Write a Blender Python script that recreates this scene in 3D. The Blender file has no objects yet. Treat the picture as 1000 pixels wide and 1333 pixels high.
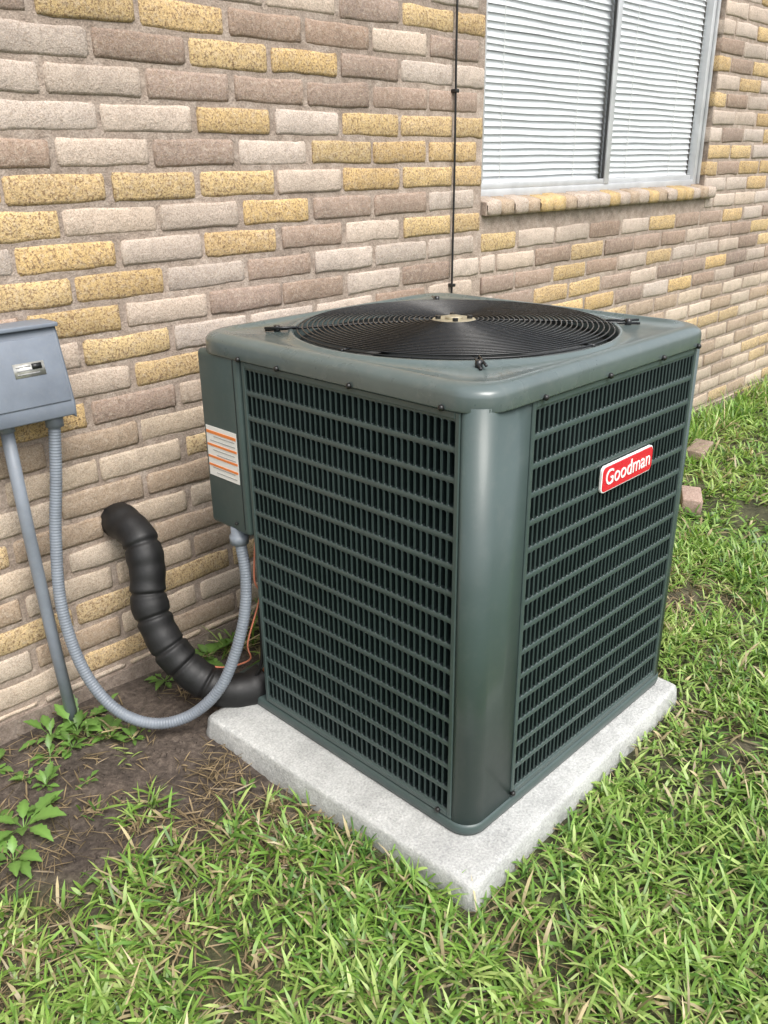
import bpy, math, random
import numpy as np
from mathutils import Matrix, Vector
random.seed(7); rng=np.random.default_rng(7)
D=bpy.data; scene=bpy.context.scene
def link(o): scene.collection.objects.link(o); return o

# ---------------------------------------------------------------- materials
def new_mat(name):
    m=D.materials.new(name); m.use_nodes=True
    nt=m.node_tree; b=nt.nodes['Principled BSDF']; return m,nt,b
def N(nt,t,**k):
    n=nt.nodes.new(t)
    for a,v in k.items():
        if a in n.inputs: n.inputs[a].default_value=v
        else: setattr(n,a,v)
    return n
def noise(nt,scale,detail=4,rough=.5,coord='Object'):
    tc=N(nt,'ShaderNodeTexCoord'); n=N(nt,'ShaderNodeTexNoise')
    n.inputs['Scale'].default_value=scale; n.inputs['Detail'].default_value=detail; n.inputs['Roughness'].default_value=rough
    nt.links.new(tc.outputs[coord],n.inputs['Vector']); return n
def ramp(nt,src,stops):
    r=N(nt,'ShaderNodeValToRGB'); e=r.color_ramp.elements
    while len(e)<len(stops): e.new(.5)
    for i,(p,c) in enumerate(stops):
        e[i].position=p; e[i].color=(c,c,c,1) if isinstance(c,(int,float)) else (*c,1)
    nt.links.new(src,r.inputs[0]); return r
def mix(nt,fac,a,b,blend='MIX'):
    m=N(nt,'ShaderNodeMix'); m.data_type='RGBA'; m.blend_type=blend
    for s,v in ((0,fac),(6,a),(7,b)):
        if hasattr(v,'links'): nt.links.new(v,m.inputs[s])
        elif isinstance(v,(int,float)): m.inputs[s].default_value=v
        else: m.inputs[s].default_value=(*v,1)
    return m.outputs[2]
def wsum(nt,items):
    acc=None
    for o,w in items:
        m=N(nt,'ShaderNodeMath'); m.operation='MULTIPLY_ADD'; nt.links.new(o,m.inputs[0]); m.inputs[1].default_value=w
        if acc: nt.links.new(acc,m.inputs[2])
        else: m.inputs[2].default_value=0
        acc=m.outputs[0]
    return acc
def bump(nt,b,h,strength=.3,dist=.002,prev=None):
    n=N(nt,'ShaderNodeBump'); n.inputs['Strength'].default_value=strength; n.inputs['Distance'].default_value=dist
    nt.links.new(h,n.inputs['Height'])
    if prev: nt.links.new(prev,n.inputs['Normal'])
    nt.links.new(n.outputs[0],b.inputs['Normal']); return n.outputs[0]
def simple(name,col,rough=.5,metal=0,var=.12,scale=12,bs=0,bscale=200,coat=0,dust=0):
    m,nt,b=new_mat(name)
    n=noise(nt,scale,4,.6)
    r=ramp(nt,n.outputs[0],[(.3,1-var),(.7,1+var*.5)])
    c=mix(nt,1.0,col,r.outputs[0],'MULTIPLY')
    if dust:
        nd=noise(nt,scale*6,5,.7); rd=ramp(nt,nd.outputs[0],[(.5,0),(.75,dust)])
        c=mix(nt,rd.outputs[0],c,(.30,.29,.26))
    nt.links.new(c,b.inputs['Base Color'])
    rr=ramp(nt,n.outputs[0],[(.3,max(0,rough-.06)),(.7,min(1,rough+.08))]); nt.links.new(rr.outputs[0],b.inputs['Roughness'])
    b.inputs['Metallic'].default_value=metal
    if bs:
        n2=noise(nt,bscale,2); bump(nt,b,n2.outputs[0],bs,.001)
    if coat: b.inputs['Coat Weight'].default_value=coat; b.inputs['Coat Roughness'].default_value=.12
    return m
M_green=simple('powder_coat_green',(.050,.075,.072),.40,0,.10,5,.12,500,.12,.05)
M_cap=simple('powder_coat_cap',(.092,.120,.118),.28,0,.12,6,.10,500,.35,.12)
M_louv=simple('louver_paint',(.030,.050,.048),.45,0,.15,9)
M_slot=simple('louver_slot_shade',(.005,.011,.0115),.5,0,.2,9)  # near-black colour stands in for the shadow deep inside the louver slots
M_dark=simple('dark_interior',(.008,.011,.011),.7)
M_blackwire=simple('black_wire',(.010,.011,.012),.25,0,.1)
M_fan=simple('fan_blade_metal',(.10,.105,.11),.38,.4)
M_foam=simple('foam_black',(.0075,.0075,.008),.55,0,.3,20,.4,120)
M_screw=simple('screw_black',(.01,.01,.01),.35)
M_zinc=simple('zinc_plate',(.46,.41,.29),.4,.5,.3,40)
M_copper=simple('copper_tube',(.55,.22,.12),.35,.9)
M_orange=simple('orange_wire',(.50,.17,.10),.5)
M_box=simple('gray_enamel',(.17,.195,.235),.42,0,.14,14,.15,300,0,.15)
M_pvc=simple('gray_conduit',(.19,.215,.25),.45,0,.15,18,0,200,0,.2)
M_alu=simple('aluminium_frame',(.55,.56,.57),.4,.3,.15,10)
M_rubber=simple('gasket',(.03,.03,.03),.6)
M_white=simple('white_print',(.75,.74,.71),.4,0,.05)
M_wtext=simple('white_letter',(.85,.84,.82),.35,0,.02)
M_red=simple('badge_red',(.60,.018,.035),.25,0,.05)
M_lab_or=simple('label_orange',(.75,.22,.05),.4)
M_gray=simple('label_gray',(.3,.3,.3),.5)
M_silver=simple('silver_plate',(.55,.54,.5),.35,.6,.2,80)
M_blue=simple('blue_tape',(.01,.07,.4),.5)
M_room=simple('room_wall',(.6,.6,.6),.9)
M_soffit=simple('soffit_paint',(.62,.60,.55),.6)
M_roof=simple('roof_shingle',(.10,.09,.085),.9,0,.3,30,.5,60)
M_blind=simple('blind_slat',(.78,.79,.80),.45,0,.05,3)

def brick_mat():
    m,nt,b=new_mat('tumbled_brick')
    a=N(nt,'ShaderNodeVertexColor'); a.layer_name='Col'
    n1=noise(nt,160,3,.75); n2=noise(nt,26,4,.7); n3=noise(nt,330,2,.6); n4=noise(nt,2.0,2); n5=noise(nt,75,3,.7)
    c=a.outputs['Color']
    r2=ramp(nt,n2.outputs[0],[(.25,.76),(.5,1.0),(.75,1.13)])
    c=mix(nt,1.0,c,r2.outputs[0],'MULTIPLY')
    r4=ramp(nt,n5.outputs[0],[(.48,0),(.68,.45)])
    c=mix(nt,r4.outputs[0],c,(.57,.48,.39))
    r1=ramp(nt,n1.outputs[0],[(.50,0),(.61,1)])
    mm=N(nt,'ShaderNodeMath'); mm.operation='MULTIPLY'
    nt.links.new(r1.outputs[0],mm.inputs[0]); nt.links.new(a.outputs['Alpha'],mm.inputs[1])
    c=mix(nt,mm.outputs[0],c,(.24,.15,.08))
    r3=ramp(nt,n3.outputs[0],[(.35,.70),(.6,1.08)])
    c=mix(nt,1.0,c,r3.outputs[0],'MULTIPLY')
    r5=ramp(nt,n4.outputs[0],[(.3,.84),(.7,1.06)]); c=mix(nt,1.0,c,r5.outputs[0],'MULTIPLY')
    nt.links.new(c,b.inputs['Base Color']); b.inputs['Roughness'].default_value=.92
    h=wsum(nt,[(n2.outputs[0],.40),(n5.outputs[0],.45),(n1.outputs[0],.35),(n3.outputs[0],.15)])
    bump(nt,b,h,.9,.0065)
    return m
M_brick=brick_mat()
def mortar_mat(name='mortar',k=1.0):
    m,nt,b=new_mat(name)
    n2=noise(nt,30,5,.7); n1=noise(nt,220,2); n4=noise(nt,2.5,2)
    r=ramp(nt,n2.outputs[0],[(.3,(.27*k,.21*k,.165*k)),(.5,(.37*k,.295*k,.24*k)),(.72,(.49*k,.41*k,.345*k))])
    r3=ramp(nt,n1.outputs[0],[(.3,.72),(.65,1.1)])
    c=mix(nt,1.0,r.outputs[0],r3.outputs[0],'MULTIPLY')
    r5=ramp(nt,n4.outputs[0],[(.3,.82),(.7,1.08)]); c=mix(nt,1.0,c,r5.outputs[0],'MULTIPLY')
    nt.links.new(c,b.inputs['Base Color']); b.inputs['Roughness'].default_value=.95
    bump(nt,b,wsum(nt,[(n2.outputs[0],.7),(n1.outputs[0],.25)]),.9,.010); return m
M_mortar=mortar_mat(); M_found=mortar_mat('foundation_concrete',.65)
def concrete_mat():
    m,nt,b=new_mat('pad_concrete')
    n1=noise(nt,170,4,.7); n2=noise(nt,6,5,.65); n4=noise(nt,45,4,.7)
    r=ramp(nt,n1.outputs[0],[(.35,(.38,.385,.375)),(.52,(.50,.505,.49)),(.66,(.60,.60,.58))])
    r2=ramp(nt,n2.outputs[0],[(.35,.80),(.62,1.03)]); r4=ramp(nt,n4.outputs[0],[(.35,.90),(.6,1.03)])
    c=mix(nt,1.0,r.outputs[0],r2.outputs[0],'MULTIPLY'); c=mix(nt,1.0,c,r4.outputs[0],'MULTIPLY')
    nt.links.new(c,b.inputs['Base Color']); b.inputs['Roughness'].default_value=.88
    bump(nt,b,wsum(nt,[(n4.outputs[0],.5),(n1.outputs[0],.5)]),.9,.006); return m
M_conc=concrete_mat()
def ground_mat():
    m,nt,b=new_mat('soil_and_turf')
    n1=noise(nt,7,5,.65); n2=noise(nt,60,5,.7)
    r=ramp(nt,n2.outputs[0],[(.3,(.038,.029,.023)),(.5,(.085,.065,.052)),(.7,(.155,.125,.10))])
    g=ramp(nt,n2.outputs[0],[(.3,(.03,.035,.012)),(.7,(.10,.11,.04))])
    a=N(nt,'ShaderNodeVertexColor'); a.layer_name='Col'
    c=mix(nt,a.outputs['Color'],g.outputs[0],r.outputs[0])
    r2=ramp(nt,n1.outputs[0],[(.35,.6),(.65,1.2)]); c=mix(nt,1.0,c,r2.outputs[0],'MULTIPLY')
    nt.links.new(c,b.inputs['Base Color']); b.inputs['Roughness'].default_value=.9
    bump(nt,b,wsum(nt,[(n1.outputs[0],.9),(n2.outputs[0],.6)]),.8,.018); return m
M_ground=ground_mat()
def leaf_mat(name):
    m,nt,b=new_mat(name)
    a=N(nt,'ShaderNodeVertexColor'); a.layer_name='Col'
    nt.links.new(a.outputs['Color'],b.inputs['Base Color'])
    b.inputs['Roughness'].default_value=.40
    tr=N(nt,'ShaderNodeBsdfTranslucent')
    c=mix(nt,1.0,a.outputs['Color'],(1.15,1.25,.6),'MULTIPLY'); nt.links.new(c,tr.inputs['Color'])
    ms=N(nt,'ShaderNodeMixShader'); ms.inputs[0].default_value=.30
    out=nt.nodes['Material Output']
    nt.links.new(b.outputs[0],ms.inputs[1]); nt.links.new(tr.outputs[0],ms.inputs[2]); nt.links.new(ms.outputs[0],out.inputs['Surface'])
    return m
M_leaf=leaf_mat('grass_blade'); M_weed=leaf_mat('weed_leaf')
def glass_mat():
    m=D.materials.new('window_glass'); m.use_nodes=True; nt=m.node_tree
    for n in list(nt.nodes): nt.nodes.remove(n)
    o=N(nt,'ShaderNodeOutputMaterial'); t=N(nt,'ShaderNodeBsdfTransparent'); g=N(nt,'ShaderNodeBsdfGlossy')
    t.inputs[0].default_value=(.96,.975,.98,1); g.inputs['Roughness'].default_value=.01
    lw=N(nt,'ShaderNodeLayerWeight'); lw.inputs['Blend'].default_value=.5   # symmetric thin-pane Schlick reflectance
    p=N(nt,'ShaderNodeMath'); p.operation='POWER'; p.inputs[1].default_value=5; nt.links.new(lw.outputs['Facing'],p.inputs[0])
    q=N(nt,'ShaderNodeMath'); q.operation='MULTIPLY_ADD'; q.inputs[1].default_value=.92; q.inputs[2].default_value=.08; nt.links.new(p.outputs[0],q.inputs[0])
    s=N(nt,'ShaderNodeMixShader'); nt.links.new(q.outputs[0],s.inputs[0]); nt.links.new(t.outputs[0],s.inputs[1]); nt.links.new(g.outputs[0],s.inputs[2]); nt.links.new(s.outputs[0],o.inputs[0])
    return m
M_glass=glass_mat()

# ---------------------------------------------------------------- mesh helpers
def mesh_obj(name,verts,faces,mat,smooth=False,parent=None):
    me=D.meshes.new(name); me.from_pydata([tuple(v) for v in verts],[],[tuple(f) for f in faces]); me.update()
    if isinstance(mat,(list,tuple)):
        for m in mat: me.materials.append(m)
    else: me.materials.append(mat)
    if smooth: me.polygons.foreach_set('use_smooth',[True]*len(me.polygons))
    o=link(D.objects.new(name,me))
    if parent: par(o,parent)
    return o
def par(o,p):
    o.parent=p; o.matrix_parent_inverse=Matrix.Translation(p.location).inverted()
def empty(name,loc):
    e=link(D.objects.new(name,None)); e.location=loc; e.empty_display_size=.1; return e
def box(name,x0,x1,y0,y1,z0,z1,mat,parent=None,bev=0,seg=3):
    v=[(x,y,z) for x in(x0,x1) for y in(y0,y1) for z in(z0,z1)]
    f=[(0,1,3,2),(4,6,7,5),(0,4,5,1),(2,3,7,6),(0,2,6,4),(1,5,7,3)]
    o=mesh_obj(name,v,f,mat,False,parent)
    if bev:
        b=o.modifiers.new('b','BEVEL'); b.width=bev; b.segments=seg; b.limit_method='ANGLE'
        o.data.polygons.foreach_set('use_smooth',[True]*6)
    return o
def catmull(pts,n=10):
    P=[np.array(p,float) for p in pts]; P=[2*P[0]-P[1]]+P+[2*P[-1]-P[-2]]; out=[]
    for i in range(1,len(P)-2):
        for k in range(n):
            t=k/n; a,b,c,d=P[i-1:i+3]
            out.append(.5*((2*b)+(-a+c)*t+(2*a-5*b+4*c-d)*t*t+(-a+3*b-3*c+d)*t**3))
    out.append(P[-2]); return np.array(out)
def tube_data(path,rad,ns=12,cap=True):
    path=np.array(path,float); n=len(path); T=np.gradient(path,axis=0); T/=np.linalg.norm(T,axis=1)[:,None]
    u=np.cross(T[0],[0.3,.2,1]); u/=np.linalg.norm(u); V=[];F=[]
    for i in range(n):
        u=u-T[i]*u.dot(T[i]); u/=np.linalg.norm(u); w=np.cross(T[i],u)
        r=rad[i] if hasattr(rad,'__len__') else rad
        for k in range(ns):
            a=2*math.pi*k/ns; V.append(path[i]+r*(math.cos(a)*u+math.sin(a)*w))
    for i in range(n-1):
        for k in range(ns):
            F.append((i*ns+k,i*ns+(k+1)%ns,(i+1)*ns+(k+1)%ns,(i+1)*ns+k))
    if cap: F.append(tuple(range(ns))[::-1]); F.append(tuple((n-1)*ns+k for k in range(ns)))
    return V,F
def tube(name,path,rad,mat,ns=12,parent=None):
    V,F=tube_data(path,rad,ns); return mesh_obj(name,V,F,mat,True,parent)
class Acc:
    def __init__(s): s.v=[];s.f=[];s.m=[]
    def add(s,V,F,mi=0):
        o=len(s.v); s.v+= [tuple(x) for x in V]; s.f+=[tuple(i+o for i in f) for f in F]; s.m+=[mi]*len(F)
    def obj(s,name,mats,smooth=False,parent=None):
        o=mesh_obj(name,s.v,s.f,mats,smooth,parent); o.data.polygons.foreach_set('material_index',s.m); return o
def set_col(me,cols):
    ca=me.color_attributes.new('Col','FLOAT_COLOR','POINT'); ca.data.foreach_set('color',np.asarray(cols,np.float32).ravel())
def np_mesh(name,V,quads,tris,mat,cols,smooth=False):
    me=D.meshes.new(name); me.vertices.add(len(V)); me.vertices.foreach_set('co',V.astype(np.float32).ravel())
    nq,ntr=len(quads),len(tris)
    li=np.concatenate([quads.ravel(),tris.ravel()]).astype(np.int32)
    me.loops.add(len(li)); me.loops.foreach_set('vertex_index',li)
    me.polygons.add(nq+ntr)
    ls=np.concatenate([np.arange(nq)*4,nq*4+np.arange(ntr)*3]).astype(np.int32)
    me.polygons.foreach_set('loop_start',ls)
    me.update(calc_edges=True); me.validate()
    me.materials.append(mat); set_col(me,cols)
    if smooth: me.polygons.foreach_set('use_smooth',[True]*(nq+ntr))
    return link(D.objects.new(name,me))

# ---------------------------------------------------------------- camera
right=Vector((.698,-.7162,-.0111)); fwd=Vector((.658,.6479,-.3827))
fwd.normalize(); right=(right-fwd*right.dot(fwd)).normalized(); up=right.cross(fwd)
cam=D.cameras.new('camera'); co=link(D.objects.new('camera',cam)); scene.camera=co
cam.sensor_fit='HORIZONTAL'; cam.sensor_width=36; cam.lens=39.6; cam.clip_start=.02; cam.clip_end=500
co.matrix_world=Matrix((( right.x,up.x,-fwd.x,0),(right.y,up.y,-fwd.y,0),(right.z,up.z,-fwd.z,1.5),(0,0,0,1)))

# ---------------------------------------------------------------- house
WY=2.17
house=empty('brick_house',(3.5,WY+.4,0))
WX0,WX1,WZ0,WZ1=2.775,4.69,1.372,2.55
XL,XR,ZT=-2.5,10.5,2.95
MY=WY+.0058
box('wall_backing',XL,WX0-.008,MY,MY+.25,-.1,ZT,M_mortar,house)
box('wall_backing_far',WX1+.008,XR,MY,MY+.25,-.1,ZT,M_mortar,house)
box('wall_backing_low',WX0-.008,WX1+.008,MY,MY+.25,-.1,WZ0-.07,M_mortar,house)
box('wall_backing_high',WX0-.008,WX1+.008,MY,MY+.25,WZ1+.008,ZT,M_mortar,house)
box('foundation',XL,XR,WY-.004,MY-.001,-.1,.038,M_found,house)
Yc=(.62,.44,.205);Bc=(.55,.455,.38);Mc=(.34,.248,.195)
C={'Y':Yc,'B':Bc,'M':Mc}
rows={0:(2,'YYYYBYYY'),1:(2,'MBMBYYY'),2:(3,'BBYBYYY'),3:(2,'BBMMMMM'),4:(3,'BMYYMBB'),5:(2,'MYYMMB'),
 -1:(2,'YBBYMMB'),-2:(3,'YBYMBYY'),-3:(2,'YYBMBBB'),-4:(3,'YBMMBMB'),-5:(2,'BYBBBMB'),-6:(3,'BYBMBB'),-7:(2,'YMBBB'),-8:(3,'MBYB')}
ZE=1.482; CH=.0835; P=.28; GX=.015; GZ=.015
br=[]
for r in range(-18,19):
    zt=ZE+CH*r-.001; zb=zt-CH+GZ
    if zb>ZT-.02 or zt<.05: continue
    zb=max(zb,.045); zt=min(zt,ZT)
    off=.08 if r%2==0 else .22
    k0=int((XL-off)/P)-1
    for k in range(k0,int((XR-off)/P)+2):
        x0=off+k*P+random.uniform(-.004,.004); x1=off+(k+1)*P-GX+random.uniform(-.004,.004)
        col=None
        if r in rows and 0<=k-rows[r][0]<len(rows[r][1]): col=rows[r][1][k-rows[r][0]]
        rr=random.random()
        if col is None:
            if x0<2.77: col='B' if rr<.42 else ('Y' if rr<.80 else 'M')
            else: col='B' if rr<.42 else ('Y' if rr<.75 else 'M')
        segs=[]
        for (a,b_) in ((x0,x1),):
            if a<2.762<b_ : segs+=[(a,2.762),(2.776,b_)]
            else: segs.append((a,b_))
        for (a,b_) in segs:
            a=max(a,XL); b_=min(b_,XR)
            if b_-a<.03: continue
            pieces=[(a,b_)]
            if zt>WZ0-.075 and zb<WZ1:
                if zt<=WZ0+.01 or zb<WZ0-.07: lim0,lim1=WX0,WX1+.04
                else: lim0,lim1=WX0,WX1
                pieces=[]
                if a<lim0: pieces.append((a,min(b_,lim0-.001)))
                if b_>lim1: pieces.append((max(a,lim1),b_))
            for (p,q) in pieces:
                if q-p>.03: br.append((p,q,zb,zt,col))
nb=len(br); B=np.array([b[:4] for b in br]); U=13
us=np.array([0,.0,.022,.07,.16,.3,.5,.7,.84,.93,.978,1,1])
ws=np.array([0,0,.12,.5,.88,1,1.]); W_=7
hu=np.array([-1,0,.75,1,1,1,1,1,1,1,.75,0,-1]); hw=np.array([-1,0,.9,1,.9,0,-1])
V=np.zeros((nb,U,W_,3))
Lx=(B[:,1]-B[:,0])[:,None,None]; Lz=(B[:,3]-B[:,2])[:,None,None]
uu=us[None,:,None]; ww=ws[None,None,:]
V[...,0]=B[:,0][:,None,None]+uu*Lx+0*ww
V[...,2]=B[:,2][:,None,None]+ww*Lz+0*uu
rim=(np.minimum(hu[:,None],hw[None,:]))
edge=(rim<=.0)[None]
V[...,0]+=np.where(edge,0,rng.normal(0,.0012,(nb,U,W_))); V[...,2]+=np.where(edge,0,rng.normal(0,.0008,(nb,U,W_)))
def lowf():
    ph=rng.uniform(0,6.28,(nb,3)); am=rng.normal(0,1,(nb,3)); s=np.zeros((nb,U))
    for i,f in enumerate((2,5,9)): s+=am[:,i:i+1]*np.sin(f*us[None,:]+ph[:,i:i+1])*(.0017,.0011,.0008)[i]
    return s+rng.normal(0,.0008,(nb,U))
tz=lowf(); bz=lowf()
for wi in (5,6): V[:,:,wi,2]+=tz-.0005
for wi in (0,1): V[:,:,wi,2]+=bz+.0005
V[:,:,4,2]+=tz*.8; V[:,:,2,2]+=bz*.8
lx=rng.normal(.001,.0022,(nb,1)); rx=rng.normal(-.001,.0022,(nb,1))
V[:,0:2,:,0]+=lx[:,:,None]; V[:,11:13,:,0]+=rx[:,:,None]
for ui in (0,1,11,12):
    sx=1 if ui<2 else -1
    for wi in (0,1,5,6):
        sz=1 if wi<2 else -1
        V[:,ui,wi,0]+=sx*rng.uniform(.002,.006,nb); V[:,ui,wi,2]+=sz*rng.uniform(.001,.005,nb)
tilt=rng.normal(0,.0010,(nb,1,1)); push=np.clip(rng.normal(0,.0010,(nb,1,1)),-.0025,.0016)
out=np.where(rim[None]==1,0.0,np.where(rim[None]>.5,.0010,.0048))
V[...,1]=WY+push+out+np.where(rim[None]>0,rng.normal(0,.0007,(nb,U,W_)),0)+tilt*(uu-.5)
V[...,1]=np.where(rim[None]<0,WY+.075,V[...,1])
idx=np.arange(U*W_).reshape(U,W_)
q=np.stack([idx[:-1,:-1],idx[1:,:-1],idx[1:,1:],idx[:-1,1:]],-1).reshape(-1,4)
quads=(q[None]+(np.arange(nb)*U*W_)[:,None,None]).reshape(-1,4)
cols=np.ones((nb,U*W_,4))
for i,b_ in enumerate(br):
    c=np.array(C[b_[4]]); s=random.uniform(.84,1.12); h=random.uniform(-.035,.035)
    c=c*s*np.array([1+h,1,1-h*1.5])
    t=random.uniform(0,.15); c=c*(1-t)+np.array(Bc)*t
    if b_[3]<.85:
        t=.32; c=c*(1-t)+np.array([.60,.48,.32])*t
    cols[i,:,:3]=c; cols[i,:,3]=.95 if b_[4]=='Y' else (.5 if b_[4]=='M' else .3)
wall=np_mesh('brick_courses',V.reshape(-1,3),quads,np.zeros((0,3),int),M_brick,cols.reshape(-1,4),True); par(wall,house)

A=Acc(); cl=[]
x=WX0+.004
while x<WX1+.03:
    w=random.uniform(.078,.086); c=Bc if random.random()<.55 else (Yc if random.random()<.6 else (.47,.36,.26))
    y0=WY-.032+random.uniform(-.004,.004); zt=WZ0-.012+random.uniform(-.003,.003); zb=WZ0-.073; x1=x+w
    prof=[(y0+.008,zb),(y0,zb+.01),(y0,zt-.016),(y0+.007,zt-.006),(y0+.02,zt-.003),(WY+.06,zt+.012),(WY+.06,zb)]
    V_=[];e=.006
    for (xx,ins) in ((x,.010),(x+e,0),(x1-e,0),(x1,.010)):
        cz=(zt+zb)/2
        for (yy,zz) in prof: V_.append((xx,yy+(ins if yy<WY else 0),zz-(ins if zz>cz else -ins)))
    n=len(prof); F_=[(a*n+k,a*n+(k+1)%n,(a+1)*n+(k+1)%n,(a+1)*n+k) for a in range(3) for k in range(n)]+[tuple(range(n)),tuple(3*n+k for k in range(n))[::-1]]
    A.add(V_,F_); cl+=[(*c,.5)]*len(V_); x+=w+.010
s=A.obj('sill_bricks',[M_brick],True,house); set_col(s.data,cl)
box('sill_mortar',WX0-.003,x-.012,WY-.017,WY+.065,WZ0-.070,WZ0-.022,M_mortar,house)

# window
FY=WY+.042
def fr(n,x0,x1,z0,z1,y0=FY,y1=FY+.04,m=M_alu,b=.002): return box(n,x0,x1,y0,y1,z0,z1,m,house,b,2)
fr('window_frame_left',WX0,WX0+.03,WZ0-.01,WZ1); fr('window_frame_right',WX1-.05,WX1,WZ0-.01,WZ1)
fr('window_frame_bottom',WX0+.03,WX1-.05,WZ0-.01,WZ0+.022); fr('window_frame_top',WX0+.03,WX1-.05,WZ1-.03,WZ1)
fr('frame_lip',WX1-.018,WX1-.002,WZ0,WZ1-.002,FY-.014,FY-.001)
MX=3.74
fr('sash_left_stile',MX-.01,MX+.025,WZ0+.022,WZ1-.03,FY-.004,FY+.016)
fr('sash_left_rail',WX0+.03,MX-.01,WZ0+.022,WZ0+.045,FY+.002,FY+.016)
fr('sash_left_jamb',WX0+.03,WX0+.05,WZ0+.045,WZ1-.03,FY+.002,FY+.016)
fr('sash_right_stile',MX+.027,MX+.055,WZ0+.022,WZ1-.03,FY+.018,FY+.034)
fr('sash_right_rail',MX+.055,WX1-.05,WZ0+.022,WZ0+.045,FY+.018,FY+.034)
fr('sash_gasket',MX-.016,MX-.0105,WZ0+.045,WZ1-.03,FY+.004,FY+.014,M_rubber,0)
for nm,xa,xb,yy in (('glass_left',WX0+.05,MX-.01,FY+.010),('glass_right',MX+.055,WX1-.05,FY+.026)):
    mesh_obj(nm,[(xa,yy,WZ0+.045),(xb,yy,WZ0+.045),(xb,yy,WZ1-.03),(xa,yy,WZ1-.03)],[(0,1,2,3)],M_glass,False,house)
A=Acc()
for (bx0,bx1) in ((WX0+.032,MX+.012),(MX+.030,WX1-.045)):
    z=WZ0+.03
    while z<WZ1:
        jt=random.gauss(0,.0012); n=10; V_=[];F_=[]; ph=random.uniform(0,.6)
        for i in range(n+1):
            xx=bx0+(bx1-bx0)*i/n; dz=jt+.0014*math.sin(i*1.1+z*30+ph)
            for (dy,dzz) in ((0,-.0135),(.007,-.004),(.010,.0145)): V_.append((xx,FY+.042+dy,z+dz+dzz))
        for i in range(n):
            for k in range(2): a=i*3+k; F_.append((a,a+3,a+4,a+1))
        A.add(V_,F_); z+=.0262
A.obj('blinds',[M_blind],True,house)
for xx in (2.98,3.52,3.98,4.42): box('blind_cord',xx,xx+.002,FY+.0385,FY+.0405,WZ0+.02,WZ1,M_white,house)
box('room_back',WX0-.1,WX1+.1,FY+.45,FY+.47,WZ0-.3,WZ1+.3,M_room,house)
box('soffit',XL,XR,WY-.20,WY+.3,ZT,ZT+.03,M_soffit,house)
box('fascia',XL,XR,WY-.22,WY-.201,ZT-.01,ZT+.15,M_soffit,house)
mesh_obj('roof',[(XL,WY-.27,ZT+.14),(XR,WY-.27,ZT+.14),(XR,WY+4,ZT+1.9),(XL,WY+4,ZT+1.9)],[(0,1,2,3)],M_roof,False,house)

cab=empty('wall_cable',(2.585,WY-.01,0))
pp=catmull([(2.583,WY-.012,ZT),(2.586,WY-.010,2.3),(2.581,WY-.012,1.9),(2.586,WY-.010,1.5),(2.582,WY-.011,1.0),(2.58,WY-.012,.05)],8)
tube('cable',pp,.0040,M_foam,8,cab)
for zz in (1.725,1.05,2.4): box('clip',2.574,2.594,WY-.020,WY+.004,zz,zz+.012,M_screw,cab,.002)
mesh_obj('blue_tape_scrap',[(1.17,WY-.004,1.965),(1.21,WY-.010,1.97),(1.215,WY-.006,2.02),(1.165,WY-.012,2.03),(1.19,WY-.02,2.00)],[(0,1,4),(1,2,4),(2,3,4),(3,0,4)],M_blue)

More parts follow.
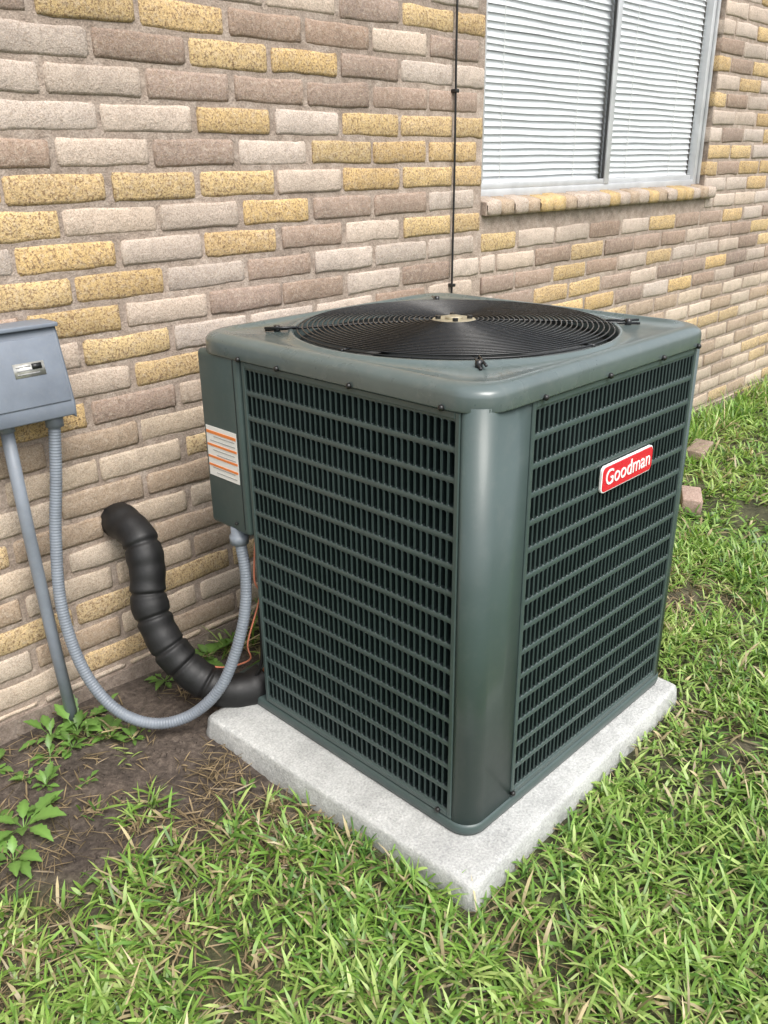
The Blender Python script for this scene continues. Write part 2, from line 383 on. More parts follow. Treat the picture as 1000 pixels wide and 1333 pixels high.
# ---------------------------------------------------------------- AC unit
X0,X1,Y0,Y1=1.20,2.118,.922,1.835
ZB=.055
ac=empty('air_conditioner_unit',((X0+X1)/2,(Y0+Y1)/2,ZB))
NR=15; PZ0=.103; RP=(1.048-PZ0)/NR
def louver_panel(name,s0,s1,to_w,ns):
    A=Acc(); ps=(s1-s0)/ns; m=16; SH=RP*.80
    for r in range(NR):
        zc=PZ0+RP*(r+.5)
        for k in range(ns):
            sc=s0+ps*(k+.5); hw_=ps*.345; hh=SH/2
            st=[];rc=[]
            for i in range(m):
                a=2*math.pi*(i+.5)/m; ca,sa=math.cos(a),math.sin(a)
                x=hw_*max(-1,min(1,ca*1.25)); zz=(hh-hw_)*(1 if sa>0 else -1)+hw_*sa if abs(sa)>.4 else hh*.75*sa/.4*.8
                st.append((x,zz))
                rx=ps/2*max(-1,min(1,ca*1.42)); rz=RP/2*max(-1,min(1,sa*1.42)); rc.append((rx,rz))
            V_=[to_w(sc+x,zc+z,0) for x,z in rc]
            V_+=[to_w(sc+x*1.15,zc+z*1.03,.0018) for x,z in st]
            V_+=[to_w(sc+x,zc+z,.0005) for x,z in st]
            V_+=[to_w(sc+x*.9,zc+z*.97,-.004-.012*(.5+.5*x/hw_)) for x,z in st]
            F1=[(i,(i+1)%m,m+(i+1)%m,m+i) for i in range(m)]+[(m+i,m+(i+1)%m,2*m+(i+1)%m,2*m+i) for i in range(m)]
            F2=[(2*m+i,2*m+(i+1)%m,3*m+(i+1)%m,3*m+i) for i in range(m)]+[tuple(3*m+i for i in range(m))]
            o=len(A.v); A.v+=V_
            A.f+=[tuple(i+o for i in f) for f in F1+F2]; A.m+=[0]*len(F1)+[1]*len(F2)
    for r in range(NR+1):
        zc=PZ0+RP*r; hb=.0062
        pr=[(-hb,0.0005),(-hb*.75,.0022),(0,.0028),(hb*.75,.0022),(hb,.0005)]
        V_=[to_w(s0-.003,zc+a,b) for a,b in pr]+[to_w(s1+.003,zc+a,b) for a,b in pr]
        A.add(V_,[(i,i+1,6+i,5+i) for i in range(4)],2)
    fw=.012
    def bar(sa,sb,za,zb,d=.005):
        c=[(sa,za),(sb,za),(sb,zb),(sa,zb)]; i_=.002
        c2=[(sa+i_,za+i_),(sb-i_,za+i_),(sb-i_,zb-i_),(sa+i_,zb-i_)]
        V_=[to_w(a,b,-.012) for a,b in c]+[to_w(a,b,d-.002) for a,b in c]+[to_w(a,b,d) for a,b in c2]
        A.add(V_,[(i,(i+1)%4,4+(i+1)%4,4+i) for i in range(4)]+[(4+i,4+(i+1)%4,8+(i+1)%4,8+i) for i in range(4)]+[(8,9,10,11)],2)
    bar(s0-fw,s0,PZ0-.014,1.062); bar(s1,s1+fw,PZ0-.014,1.062); bar(s0,s1,PZ0-.014,PZ0+.001); bar(s0,s1,1.047,1.062)
    return A.obj(name,[M_louv,M_slot,M_green],False,ac)
YP=1.66
louver_panel('louver_panel_left',.987,YP-.014,lambda s,z,d:(X0+.002-d,s,z),37)
louver_panel('louver_panel_front',1.368,2.053,lambda s,z,d:(s,Y0+.002-d,z),40)
louver_panel('louver_panel_right',.987,1.770,lambda s,z,d:(X1-.002+d,s,z),40)
louver_panel('louver_panel_back',1.36,2.053,lambda s,z,d:(s,Y1-.002+d,z),36)
def post(name,pts,z0=.083,z1=1.073):
    n=len(pts); V_=[(x,y,z0) for x,y in pts]+[(x,y,z1) for x,y in pts]
    o=mesh_obj(name,V_,[(i,i+1,n+i+1,n+i) for i in range(n-1)],M_green,True,ac)
    s_=o.modifiers.new('s','SOLIDIFY'); s_.thickness=.002; s_.offset=0; return o
def arc(cx,cy,r,a0,a1,n=14): return [(cx+r*math.cos(math.radians(a0+(a1-a0)*i/n)),cy+r*math.sin(math.radians(a0+(a1-a0)*i/n))) for i in range(n+1)]
R=.050
post('corner_post_front',[(X0+.014,Y0+.050),(X0,Y0+.050)]+arc(X0+R,Y0+R,R,181,270)[1:]+[(1.30,Y0),(1.352,Y0),(1.352,Y0+.014)])
post('corner_post_right',[(2.069,Y0+.014),(2.069,Y0)]+arc(X1-.045,Y0+.045,.045,270,360)+[(X1,Y0+.050),(X1-.014,Y0+.05)])
post('corner_post_rear',[(X1-.014,1.785),(X1,1.785)]+arc(X1-.045,Y1-.045,.045,0,90)+[(2.069,Y1),(2.069,Y1-.014)])
box('core_main',X0+.026,X1-.026,Y0+.026,YP-.02,.07,1.07,M_dark,ac)
box('core_rear',1.345,X1-.026,YP-.02,Y1-.026,.07,1.07,M_dark,ac)
box('panel_edge',X0+.004,X0+.12,YP-.0005,YP+.006,.083,1.07,M_green,ac,.002)
box('control_box',X0-.006,1.350,YP+.008,1.842,.592,1.070,M_green,ac,.014,4)
box('control_box_seam',X0-.0075,X0-.004,YP+.026,YP+.0275,.61,1.06,M_dark,ac)
def rrect(x0,x1,y0,y1,r,n=8):
    return arc(x0+r,y0+r,r,180,270,n)+arc(x1-r,y0+r,r,270,360,n)+arc(x1-r,y1-r,r,0,90,n)+arc(x0+r,y1-r,r,90,180,n)
def loft(name,loops,mat,capb=True,capt=True,smooth=True):
    n=len(loops[0]); V_=[p for l in loops for p in l]; F_=[(a*n+i,a*n+(i+1)%n,(a+1)*n+(i+1)%n,(a+1)*n+i) for a in range(len(loops)-1) for i in range(n)]
    if capb:F_.append(tuple(range(n))[::-1])
    if capt:F_.append(tuple((len(loops)-1)*n+i for i in range(n)))
    return mesh_obj(name,V_,F_,mat,smooth,ac)
lo=[]
for g,z in ((-.004,ZB),(.004,ZB+.002),(.006,ZB+.012),(.006,ZB+.024),(.003,ZB+.030),(-.01,ZB+.031)):
    lo.append([(x,y,z) for x,y in rrect(X0-g,X1+g,Y0-g,Y1+g,.055)])
loft('base_pan',lo,M_green)
cx,cy=(X0+X1)/2,(Y0+Y1)/2
NA=160
def rsq(g,r,z):
    h=(X1-X0)/2+g; hy=(Y1-Y0)/2+g; L=[]
    for i in range(NA):
        a=2*math.pi*(i+.5)/NA; dx,dy=math.cos(a),math.sin(a)
        t=min(h/abs(dx) if abs(dx)>1e-9 else 9,hy/abs(dy) if abs(dy)>1e-9 else 9)
        x,y=dx*t,dy*t
        if abs(x)>h-r and abs(y)>hy-r:
            qx,qy=math.copysign(h-r,x),math.copysign(hy-r,y)
            b_=dx*qx+dy*qy; c_=qx*qx+qy*qy-r*r; t=b_+math.sqrt(max(0,b_*b_-c_)); x,y=dx*t,dy*t
        L.append((cx+x,cy+y,z))
    return L
def circ(r,z): return [(cx+r*math.cos(2*math.pi*(i+.5)/NA),cy+r*math.sin(2*math.pi*(i+.5)/NA),z) for i in range(NA)]
lo=[rsq(.002,.075,1.063),rsq(.008,.08,1.0635),rsq(.009,.08,1.066),rsq(.009,.08,1.092),rsq(.0078,.08,1.099),rsq(.004,.08,1.105),rsq(-.002,.08,1.110),rsq(-.010,.08,1.1135),rsq(-.020,.08,1.1145),rsq(-.026,.08,1.1140),
    rsq(-.030,.10,1.1095)]
lo+=[circ(.418,1.1105),circ(.414,1.116),circ(.408,1.1175),circ(.404,1.115),circ(.402,1.10),circ(.398,1.0)]
loft('top_cap',lo,M_cap,False,False)
A=Acc(); n=NA
V_=circ(.397,1.08)+circ(.385,.80); A.add(V_,[(i,(i+1)%n,n+(i+1)%n,n+i) for i in range(n)]+[tuple(range(n,2*n))]); A.obj('fan_shroud',[M_dark],True,ac)
A=Acc(); GR=.394
def gz(r): return 1.122+.012*(1-(r/GR)**2)-(.004 if r>GR-.01 else 0)
NRG=26; radii=[.062+(GR-.062)*i/NRG for i in range(NRG+1)]
for r in radii:
    m,k_=120,6; w=.0019; z=gz(r); V_=[];F_=[]
    for i in range(m):
        a=2*math.pi*i/m
        for k in range(k_):
            b_=2*math.pi*k/k_; rr_=r+w*math.cos(b_); V_.append((cx+rr_*math.cos(a),cy+rr_*math.sin(a),z+w*math.sin(b_)))
    for i in range(m):
        for k in range(k_): F_.append((i*k_+k,((i+1)%m)*k_+k,((i+1)%m)*k_+(k+1)%k_,i*k_+(k+1)%k_))
    A.add(V_,F_)
for i in range(8):
    a=math.radians(45*i+1.5); rs=[.05,.15,.25,.33,.38,.40]
    if i%2==1: rs=[.05,.15,.25,.34,.39,.42,.475]
    pth=[(cx+r*math.cos(a),cy+r*math.sin(a),gz(min(r,.38))-.005-(.0 if r<.37 else .04*(r-.37)) ) for r in rs]
    V_,F_=tube_data(pth,.0032,8); A.add(V_,F_)
    if i%2==1:
        V_,F_=tube_data([(cx+.445*math.cos(a),cy+.445*math.sin(a),1.108),(cx+.445*math.cos(a),cy+.445*math.sin(a),1.125)],.008,12); A.add(V_,F_)
        aa=a+.022
        V_,F_=tube_data([(cx+r*math.cos(aa),cy+r*math.sin(aa),1.1205) for r in (.39,.475)],.0032,8); A.add(V_,F_)
A.obj('fan_grille',[M_blackwire],True,ac)
def disc(name,r,z0,z1,mat,x=cx,y=cy,bev=.003):
    lo=[[(x+rr*math.cos(2*math.pi*i/32),y+rr*math.sin(2*math.pi*i/32),z) for i in range(32)] for rr,z in ((r,z0),(r,z1-bev),(r-bev,z1))]
    return loft(name,lo,mat,True,True,False)
disc('motor_plate',.056,1.128,1.134,M_zinc); disc('motor_boss',.022,1.134,1.141,M_zinc); disc('motor_body',.072,.93,1.115,M_blackwire)
for i in range(4):
    a=math.radians(45+90*i); disc('plate_bolt',.007,1.134,1.142,M_screw,cx+.04*math.cos(a),cy+.04*math.sin(a),.001)
A=Acc()
for b_ in range(3):
    a0=b_*2*math.pi/3+.35; nr,na=6,8; V_=[]
    for i in range(nr+1):
        r=.07+.305*i/nr; sp=.75+.45*i/nr
        for k in range(na+1):
            t=k/na-.5; a=a0+t*sp+.15*i/nr; V_.append((cx+r*math.cos(a),cy+r*math.sin(a),1.06+.07*t*(1-.3*i/nr)-.03*t*t))
    A.add(V_,[(i*(na+1)+k,(i+1)*(na+1)+k,(i+1)*(na+1)+k+1,i*(na+1)+k+1) for i in range(nr) for k in range(na)])
A.obj('fan_blades',[M_fan],True,ac)
def screw(x,y,z,nx,ny,mat=M_screw,r=.0065):
    p0=(x-nx*.004,y-ny*.004,z); p1=(x+nx*.005,y+ny*.005,z); p2=(x+nx*.008,y+ny*.008,z)
    tube('screw',[p0,p1,p2],[r,r,r*.6],mat,10,ac)
for y in (YP-.004,1.51,1.27,1.015): screw(X0-.009,y,1.0665,-1,0)
for x in (1.385,1.63,1.87,2.05): screw(x,Y0-.009,1.0665,0,-1)
screw(X0-.003,1.012,.097,-1,0); screw(1.36,Y0-.003,.097,0,-1)
screw(X0-.006,1.72,.62,-1,0,M_screw,.004)
bx0,bx1,bz0,bz1=1.637,1.873,.787,.853
def rpoly(x0,x1,z0,z1,r,y): return [(x,y,z) for x,z in rrect(x0,x1,z0,z1,r,6)]
def plate(name,x0,x1,z0,z1,r,ya,yb,mat):
    lo=[rpoly(x0,x1,z0,z1,r,ya),rpoly(x0,x1,z0,z1,r,yb+.001),rpoly(x0+.001,x1-.001,z0+.001,z1-.001,r,yb)]
    return loft(name,lo,mat,True,True,False)
plate('badge_rim',bx0,bx1,bz0,bz1,.014,Y0-.003,Y0-.009,M_wtext)
plate('badge_face',bx0+.0028,bx1-.0028,bz0+.0028,bz1-.0028,.012,Y0-.0085,Y0-.0105,M_red)
tcu=D.curves.new('badge_text','FONT'); tcu.body='Goodman'; tcu.size=.054; tcu.extrude=.0006; tcu.offset=.0001; tcu.align_x='CENTER'; tcu.align_y='CENTER'
to=link(D.objects.new('badge_text',tcu)); to.location=((bx0+bx1)/2,Y0-.0112,(bz0+bz1)/2+.0015); to.rotation_euler=(math.radians(90),0,0); tcu.materials.append(M_wtext)
bpy.context.view_layer.update(); w=to.dimensions.x
if w>0: to.scale=(.205/w,1.0,1)
par(to,ac)
lx=X0-.0065
box('warning_label',lx-.0012,lx,1.694,1.824,.735,.872,M_white,ac)
for (za,zb,m) in ((.852,.860,M_lab_or),(.818,.824,M_lab_or),(.785,.791,M_lab_or),(.762,.768,M_lab_or)):
    box('label_stripe',lx-.0022,lx-.001,1.696,1.822,za,zb,m,ac)
for i in range(9):
    z=.745+.0125*i
    if all(abs(z-q)>.007 for q in (.856,.821,.788,.765)): box('label_text',lx-.0021,lx-.001,1.70+random.uniform(0,.01),1.81-random.uniform(0,.03),z,z+.0018,M_gray,ac)
tube('conduit_connector',[(1.212,1.745,.60),(1.212,1.745,.575),(1.212,1.745,.574),(1.212,1.745,.55)],[.021,.021,.026,.026],M_pvc,12,ac)
tube('service_valve',[(1.345,1.74,.15),(1.28,1.74,.12),(1.24,1.74,.10)],[.018,.018,.014],M_copper,10,ac)
tube('service_valve_small',[(1.345,1.72,.36),(1.26,1.72,.36)],.009,M_copper,10,ac)
tube('liquid_line',catmull([(1.26,1.72,.36),(1.235,1.71,.33),(1.228,1.70,.26),(1.225,1.71,.17),(1.20,1.74,.10)],6),.005,M_foam,8,ac)
tube('control_wire',catmull([(1.235,1.70,.59),(1.212,1.69,.46),(1.225,1.69,.40),(1.18,1.70,.27),(1.20,1.73,.19),(1.15,1.82,.15),(1.10,1.89,.19),(1.03,1.95,.27),(1.03,1.97,.33)],8),.0026,M_orange,6,ac)

# pad
PW,PD,PA=1.035,.95,math.radians(2.3); PX,PY=1.096,.823
def pad():
    o_=empty('equipment_pad',(PX+PW/2,PY+PD/2,0)); lo=[]
    ca,sa=math.cos(PA),math.sin(PA)
    for g,z in ((.0,-.03),(.0,.002),(-.002,.018),(-.004,.038),(-.006,.047),(-.010,.0525),(-.017,ZB-.0003),(-.045,ZB)):
        lo.append([(a[0],a[1],z) for a in rrect(-g,PW+g,-g,PD+g,.012,4)])
    def res(l,n=220):
        l=l+[l[0]]; d=[0]
        for i in range(1,len(l)): d.append(d[-1]+math.dist(l[i],l[i-1]))
        return [tuple(np.interp(d[-1]*k/n,d,[q[j] for q in l]) for j in range(3)) for k in range(n)]
    lo=[res(l) for l in lo]; n=220
    V_=[]
    for l in lo:
        for x,y,z in l:
            x+=random.gauss(0,.0010); y+=random.gauss(0,.0010); z+=random.gauss(0,.0006)-(.0008 if z>=ZB-.001 else 0)
            V_.append((PX+ca*x-sa*y,PY+sa*x+ca*y,z))
    F_=[(a*n+i,a*n+(i+1)%n,(a+1)*n+(i+1)%n,(a+1)*n+i) for a in range(len(lo)-1) for i in range(n)]+[tuple((len(lo)-1)*n+i for i in range(n))]
    mesh_obj('pad_slab',V_,F_,M_conc,True,o_)
pad()
def in_pad(X,Y,m=.012):
    dx,dy=X-PX,Y-PY; u=dx*math.cos(PA)+dy*math.sin(PA); v=-dx*math.sin(PA)+dy*math.cos(PA)
    return (u>-m)&(u<PW+m)&(v>-m)&(v<PD+m)

# ---------------------------------------------------------------- disconnect box & conduits
db=empty('electrical_disconnect_box',(.83,WY-.05,1.0))
dx0,dx1=.70,.953
prof=[(WY,.905),(WY-.118,.905),(WY-.120,.925),(WY-.120,.940),(WY-.075,1.118),(WY-.07,1.126),(WY,1.135)]
V_=[(x,y,z) for x in (dx0,dx1) for y,z in prof]; n=len(prof)
o=mesh_obj('enclosure',V_,[tuple(range(n)),tuple(range(n,2*n))[::-1]]+[(i,(i+1)%n,n+(i+1)%n,n+i) for i in range(n)],M_box,True,db)
b=o.modifiers.new('b','BEVEL'); b.width=.005; b.segments=3; b.limit_method='ANGLE'; b.angle_limit=math.radians(20)
box('hood',dx0-.004,dx1+.004,WY-.088,WY-.001,1.128,1.139,M_box,db,.003)
def slope(x0,x1,z0,z1,lift,th,name,mat,bev=0):
    def yy(z): return WY-.120+(z-.940)*(.045/.178)
    P_=[(x0,yy(z0),z0),(x1,yy(z0),z0),(x1,yy(z1),z1),(x0,yy(z1),z1)]
    nn=Vector((0,-.97,.245))
    V_=[tuple(Vector(p)+nn*lift) for p in P_]+[tuple(Vector(p)+nn*(lift+th)) for p in P_]
    o=mesh_obj(name,V_,[(0,3,2,1),(4,5,6,7),(0,1,5,4),(1,2,6,5),(2,3,7,6),(3,0,4,7)],mat,True,db)
    if bev: b=o.modifiers.new('b','BEVEL'); b.width=bev; b.segments=2
slope(dx0+.006,dx1-.006,.945,1.108,-.002,.006,'lid_panel',M_box,.003)
slope(.822,.900,1.018,1.052,.0035,.0015,'name_plate',M_silver)
for i in range(3): slope(.828,.885-.01*i,1.024+.009*i,1.027+.009*i,.0052,.0004,'plate_text',M_gray)
slope(.868,.893,1.034,1.048,.0052,.0005,'plate_logo',M_screw)
tube('conduit_hub',[(.912,WY-.075,.907),(.912,WY-.075,.875)],.023,M_pvc,14,db)
tube('conduit_hub_rigid',[(.79,WY-.068,.907),(.79,WY-.068,.885)],.021,M_pvc,14,db)
rc=empty('rigid_conduit',(.80,2.09,.4)); tube('pipe',[(.79,WY-.068,.90),(.797,WY-.07,.6),(.806,WY-.075,.3),(.819,WY-.085,-.03)],.0165,M_pvc,16,rc)
fc=empty('flexible_conduit',(.95,1.9,.3))
pts=catmull([(.912,2.095,.889),(.89,2.09,.742),(.857,2.08,.578),(.828,2.05,.391),(.836,2.0,.213),(.876,1.93,.095),(.944,1.85,.048),(1.028,1.78,.07),(1.10,1.72,.165),(1.165,1.70,.32),(1.202,1.715,.451),(1.212,1.743,.565)],10)
d=np.concatenate([[0],np.cumsum(np.linalg.norm(np.diff(pts,axis=0),axis=1))]); npt=int(d[-1]/.0018)
s_=np.linspace(0,d[-1],npt); pts=np.stack([np.interp(s_,d,pts[:,k]) for k in range(3)],1)
tube('hose',pts,[.0158+.0007*math.sin(2*math.pi*a/.0080) for a in s_],M_pvc,14,fc)
ls=empty('insulated_refrigerant_line',(1.08,1.95,.3))
pts=catmull([(1.085,2.20,.535),(1.085,2.13,.533),(1.087,2.06,.505),(1.078,2.02,.43),(1.055,1.99,.335),(1.058,1.93,.228),(1.092,1.86,.140),(1.142,1.79,.094),(1.20,1.745,.085),(1.25,1.735,.095)],12)
d=np.concatenate([[0],np.cumsum(np.linalg.norm(np.diff(pts,axis=0),axis=1))]); s_=np.linspace(0,d[-1],260); pts=np.stack([np.interp(s_,d,pts[:,k]) for k in range(3)],1)
joints=[.165,.305,.375,.475,.54,.63]
rad=[.052*(1-.13*sum(math.exp(-((a-j)/.006)**2) for j in joints))+.0016*math.sin(a*41)+.0008*math.sin(a*133) for a in s_]
tube('foam_sleeve',pts,rad,M_foam,22,ls)

# ---------------------------------------------------------------- ground
def fbm(x,y,s,seed=0):
    r=np.random.default_rng(seed); v=0;a=1
    for o in range(4):
        for _ in range(3):
            th=r.uniform(0,6.28); ph=r.uniform(0,6.28); f=s*r.uniform(.8,1.25)
            v=v+a*np.sin(f*(x*np.cos(th)+y*np.sin(th))+ph+1.5*np.sin(f*.7*(y*np.cos(th)-x*np.sin(th))+ph*2))
        a*=.55; s*=1.9
    return v/3.2
def dirt(x,y):
    "1 = bare soil"
    e=fbm(x,y,6,3)*.09
    yb=1.70-.46*np.clip(x-.3,-.2,1)
    a=1/(1+np.exp(-(y-yb-e)/.045))*(1/(1+np.exp((x-1.35)/.05)))
    b_=np.where((x>1.05)&(x<2.3)&(y>1.72),1.,0.)
    c_=.55*np.exp(-(((x-2.60)/.25)**2+((y-1.12)/.14)**2))+.6*np.exp(-(((x-.45)/.20)**2+((y-1.42)/.05)**2))+.45*np.exp(-(((x-2.0)/.2)**2+((y-.62)/.07)**2))
    return np.clip(np.maximum(np.maximum(a,b_),c_),0,1)
def gh(x,y): return -.004+.010*fbm(x,y,5,9)+.012*np.clip(dirt(x,y),0,1)*fbm(x,y,22,5)*.5-.010
fx=np.concatenate([[-120,-60,-30,-12,-6],np.linspace(-2.4,6.6,300),[8,12,20,40,80,160]])
fy=np.concatenate([[-160,-80,-40,-15,-7],np.linspace(-2.6,2.3,164),[4,8,20,60,140]])
GXX,GYY=np.meshgrid(fx,fy,indexing='ij'); near=((GXX>-2.41)&(GXX<6.61)&(GYY>-2.61)&(GYY<2.31))
GZZ=np.where(near,gh(GXX,GYY),-.015)
Vg=np.stack([GXX,GYY,GZZ],-1).reshape(-1,3); nx,ny=GXX.shape; idx=np.arange(nx*ny).reshape(nx,ny)
qg=np.stack([idx[:-1,:-1],idx[1:,:-1],idx[1:,1:],idx[:-1,1:]],-1).reshape(-1,4)
dd=np.where(near,np.clip(dirt(GXX,GYY)+.25,0,1),0).reshape(-1,1)
np_mesh('ground',Vg,qg,np.zeros((0,3),int),M_ground,np.concatenate([dd,dd,dd,np.ones_like(dd)],1),True)

def blades(n_cl,x0,x1,y0,y1,per,Lm,wm,keep,flat=False,up=(.12,1.2)):
    cxs=rng.uniform(x0,x1,n_cl); cys=rng.uniform(y0,y1,n_cl)
    k=keep(cxs,cys); sel=rng.uniform(0,1,n_cl)<k; cxs,cys=cxs[sel],cys[sel]
    hue=rng.normal(0,1,len(cxs))
    X=np.repeat(cxs,per); Y=np.repeat(cys,per); Hu=np.repeat(hue,per)
    n=len(X); X=X+rng.normal(0,.013,n); Y=Y+rng.normal(0,.013,n)
    ok=~in_pad(X,Y)&(Y<WY-.02); X,Y,Hu=X[ok],Y[ok],Hu[ok]; n=len(X)
    az=rng.uniform(0,2*np.pi,n); L=Lm*rng.uniform(.5,1.5,n)*(1+.35*fbm(X,Y,4,12)); w=wm*rng.uniform(.6,1.3,n)
    if flat: e0=rng.uniform(-.1,.25,n); de=rng.uniform(-.1,.25,n)
    else: e0=rng.uniform(up[0],up[1],n); de=rng.uniform(.1,1.3,n)
    return X,Y,Hu,az,L,w,e0,de
def build_grass(sets,name,colf):
    X,Y,Hu,az,L,w,e0,de=[np.concatenate([s[i] for s in sets]) for i in range(8)]
    n=len(X); base_z=gh(X,Y)+rng.uniform(0,.016,n)*(L<.1); pts=[np.stack([X,Y,base_z],1)]
    for i in range(3):
        e=e0-de*(i+.3)/3; seg=L/3
        st=np.stack([np.cos(az)*np.cos(e)*seg,np.sin(az)*np.cos(e)*seg,np.sin(e)*seg],1)
        p=pts[-1]+st; p[:,2]=np.maximum(p[:,2],base_z+.003); pts.append(p)
    tw=az+np.pi/2+rng.normal(0,.25,n); tilt=rng.normal(0,.35,n)
    wd=np.stack([np.cos(tw)*np.cos(tilt),np.sin(tw)*np.cos(tilt),np.sin(tilt)],1)
    V=np.zeros((n,7,3))
    for i,f in enumerate((.7,1.,.9)):
        V[:,2*i]=pts[i]-wd*(w*f/2)[:,None]; V[:,2*i+1]=pts[i]+wd*(w*f/2)[:,None]
    V[:,6]=pts[3]
    o=(np.arange(n)*7)[:,None]
    q=np.concatenate([o+np.array([[0,1,3,2]]),o+np.array([[2,3,5,4]])]); t=o+np.array([[4,5,6]])
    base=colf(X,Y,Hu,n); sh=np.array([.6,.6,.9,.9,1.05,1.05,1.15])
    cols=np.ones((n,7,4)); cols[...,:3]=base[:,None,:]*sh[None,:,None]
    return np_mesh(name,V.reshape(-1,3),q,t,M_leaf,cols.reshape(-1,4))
def gcol(X,Y,Hu,n):
    g=np.array([.205,.355,.062]); yl=np.array([.39,.49,.16]); dk=np.array([.085,.19,.038]); straw=np.array([.46,.38,.22])
    t=np.clip(.50+.24*rng.normal(0,1,n)+.18*Hu+.28*fbm(X,Y,3,21),0,1)[:,None]
    c=np.where(t<.5,dk+(g-dk)*t*2,g+(yl-g)*(t-.5)*2)
    p=.05+.16*np.clip(fbm(X,Y,5,31),0,1)+.32*np.clip(dirt(X,Y),0,1)
    m=(rng.uniform(0,1,n)<p)[:,None]
    return np.where(m,straw*rng.uniform(.55,1.2,(n,1)),c)*rng.uniform(.8,1.15,(n,1))
def strawcol(X,Y,Hu,n):
    return np.array([.33,.25,.15])[None]*rng.uniform(.35,1.25,(n,1))
thin=lambda x,y: np.clip(.82+.55*fbm(x,y,9,41)-1.25*dirt(x,y),.0,1)
S=[blades(14000,-.1,3.3,-.4,2.15,7,.053,.0066,thin),
   blades(7500,3.3,7.5,-.6,2.15,6,.065,.009,thin),
   blades(1300,-2.3,-.1,-2.4,2.15,6,.07,.012,thin),
   blades(3200,-.1,7.5,-2.5,-.4,6,.07,.012,thin)]
build_grass(S,'lawn_grass',gcol)
S=[blades(420,2.4,7.5,1.93,2.14,9,.16,.008,lambda x,y:np.ones_like(x)*.8,False,(.7,1.5)),blades(26,1.35,1.9,1.95,2.12,8,.12,.007,lambda x,y:np.ones_like(x))]
build_grass(S,'tall_grass_tufts',gcol)
S=[blades(5200,-.1,3.3,-.4,2.15,5,.05,.0035,lambda x,y:np.clip(.48+.5*fbm(x,y,7,51)-.15*dirt(x,y),0,1),True),
   blades(500,.1,1.1,1.25,1.72,6,.06,.003,lambda x,y:np.clip(.4+.7*fbm(x,y,8,77),0,1),True)]
build_grass(S,'dry_thatch',strawcol)

A=Acc()
for i in range(700):
    x=random.uniform(.3,1.2); y=random.uniform(1.35,2.12)
    if bool(in_pad(x,y)): continue
    r=random.uniform(.002,.008)*(1.6 if random.random()<.08 else 1)
    z=float(gh(np.array(x),np.array(y))); V_=[];
    for (a,b_,c_) in ((1,0,0),(-1,0,0),(0,1,0),(0,-1,0),(0,0,1),(0,0,-.5)):
        V_.append((x+a*r*random.uniform(.7,1.3),y+b_*r*random.uniform(.7,1.3),z+c_*r*.8))
    A.add(V_,[(0,2,4),(2,1,4),(1,3,4),(3,0,4),(2,0,5),(1,2,5),(3,1,5),(0,3,5)])
cl=A.obj('soil_clods',[M_ground],True); set_col(cl.data,[(1,1,1,1)]*len(A.v))

def weed(name,x,y,nl,size,seed,lob=.16):
    r=random.Random(seed); A=Acc(); cols=[]
    z0=float(gh(np.array(x),np.array(y)))
    for l in range(nl):
        az=2*math.pi*l/nl+r.uniform(-.4,.4); L=size*r.uniform(.45,1.1); Wd=L*r.uniform(.18,.30); e0=r.uniform(.35,1.25); de=r.uniform(.5,1.2)
        stem=L*r.uniform(.3,.8); n=11; hh=0;dd_=0; cen=[]
        tot=stem+L
        for i in range(n+4):
            s=i/(n+3); e=e0-de*s*1.2; cen.append((dd_,hh)); dd_+=math.cos(e)*tot/(n+3); hh+=math.sin(e)*tot/(n+3)
        ca,sa=math.cos(az),math.sin(az); V_=[]; k_=r.uniform(.7,1.3); base=(.12*k_,.225*k_,.05*k_)
        for i,(d1,h1) in enumerate(cen):
            s=i/(n+3); st=stem/tot
            if s<st: hw=.0014
            else:
                q_=(s-st)/(1-st); hw=Wd*math.sin(math.pi*min(1,q_**.7))*(1+lob*(1 if i%2 else -1))+.0008
            for k,f in enumerate((-1,0,1)):
                ox=-sa*hw*f; oy=ca*hw*f
                V_.append((x+ca*d1+ox,y+sa*d1+oy,max(z0+.004,z0+h1+(hw*.35 if k!=1 else 0))))
                m=1.0 if k!=1 else 1.35; cols.append((base[0]*m,base[1]*m,base[2]*m,1))
        A.add(V_,[(i*3+k,(i+1)*3+k,(i+1)*3+k+1,i*3+k+1) for i in range(len(cen)-1) for k in range(2)])
    o=A.obj(name,[M_weed],True); set_col(o.data,cols); return o
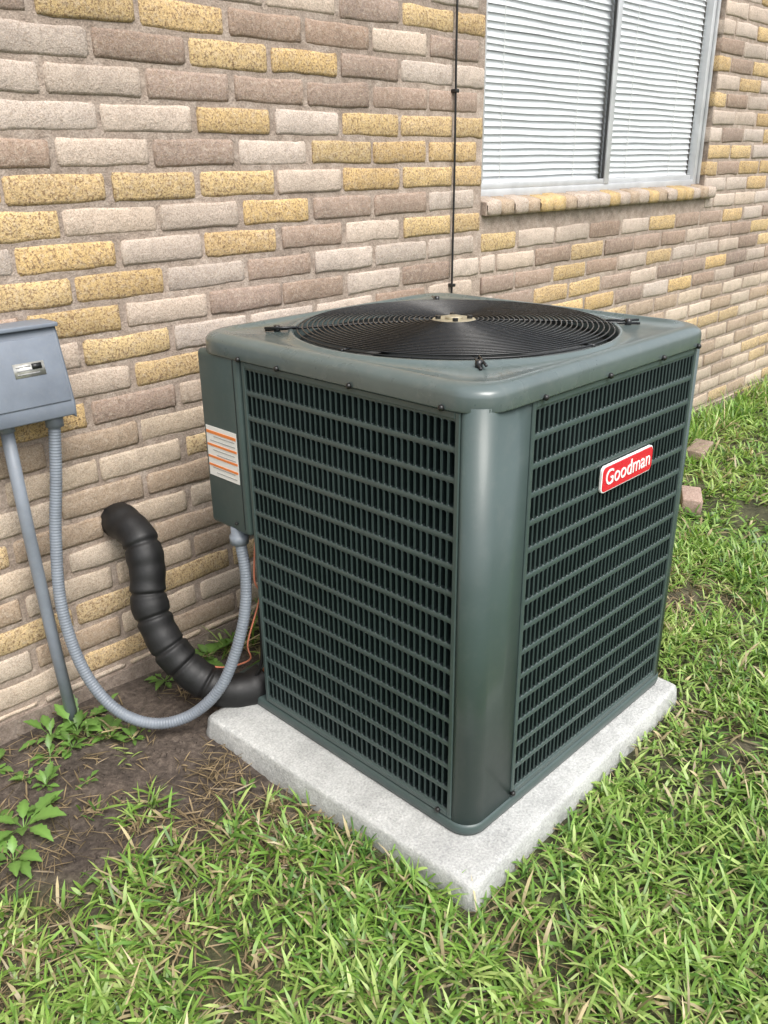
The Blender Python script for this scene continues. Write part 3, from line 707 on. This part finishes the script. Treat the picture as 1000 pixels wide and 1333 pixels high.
W=[(.80,2.03,15,.065,1),(.86,1.96,14,.055,2),(.745,2.08,11,.055,3),(.905,1.90,9,.035,4),(.64,1.89,11,.04,5),(.53,1.78,12,.075,6),(.47,1.70,9,.07,7),(.60,1.80,8,.04,8),(1.12,2.08,9,.06,9),(1.22,2.05,9,.08,10),(1.30,2.10,8,.09,11),(.70,1.99,9,.04,12),(1.00,1.50,4,.03,13),(.93,2.09,8,.04,14),(.58,2.05,7,.05,15),(.76,1.98,9,.04,16),(.83,2.07,10,.06,17),(.62,1.95,8,.035,18),(.72,1.82,6,.025,19)]
for (x,y,nl,sz,sd) in W: weed('broadleaf_weed',x,y,nl,sz,sd)
weed('fallen_leaf',1.02,1.26,2,.035,31,.1)

def loose(x,y,rot,L,Wd,Hh,c):
    o=box('loose_brick',-L/2,L/2,-Wd/2,Wd/2,0,Hh,M_brick,None,.006,3)
    set_col(o.data,[(*c,.3)]*8); o.location=(x,y,-.015); o.rotation_euler=(.05,-.03,rot)
loose(3.64,1.56,.5,.18,.09,.065,(.42,.30,.25)); loose(4.36,1.86,.2,.22,.10,.06,(.30,.22,.17))

# ---------------------------------------------------------------- light
w=D.worlds.new('World'); scene.world=w; w.use_nodes=True; nt=w.node_tree; bg=nt.nodes['Background']
sky=nt.nodes.new('ShaderNodeTexSky'); sky.sky_type='NISHITA'; sky.sun_disc=False
el,azs=math.radians(56),math.radians(195)
sky.sun_elevation=el; sky.sun_rotation=azs; sky.dust_density=4; sky.air_density=1.2
hs=nt.nodes.new('ShaderNodeHueSaturation'); hs.inputs['Saturation'].default_value=.32; hs.inputs['Value'].default_value=1.9
nt.links.new(sky.outputs[0],hs.inputs['Color']); nt.links.new(hs.outputs[0],bg.inputs[0]); bg.inputs[1].default_value=.15
sun=D.lights.new('sun','SUN'); sun.energy=2.1; sun.angle=math.radians(30); sun.color=(1,.965,.91)
so=link(D.objects.new('sun',sun))
sd=Vector((math.sin(azs)*math.cos(el),math.cos(azs)*math.cos(el),math.sin(el)))
so.rotation_euler=sd.to_track_quat('Z','Y').to_euler(); so.location=(0,-3,6)
scene.view_settings.view_transform='Standard'; scene.view_settings.look='None'; scene.view_settings.exposure=0
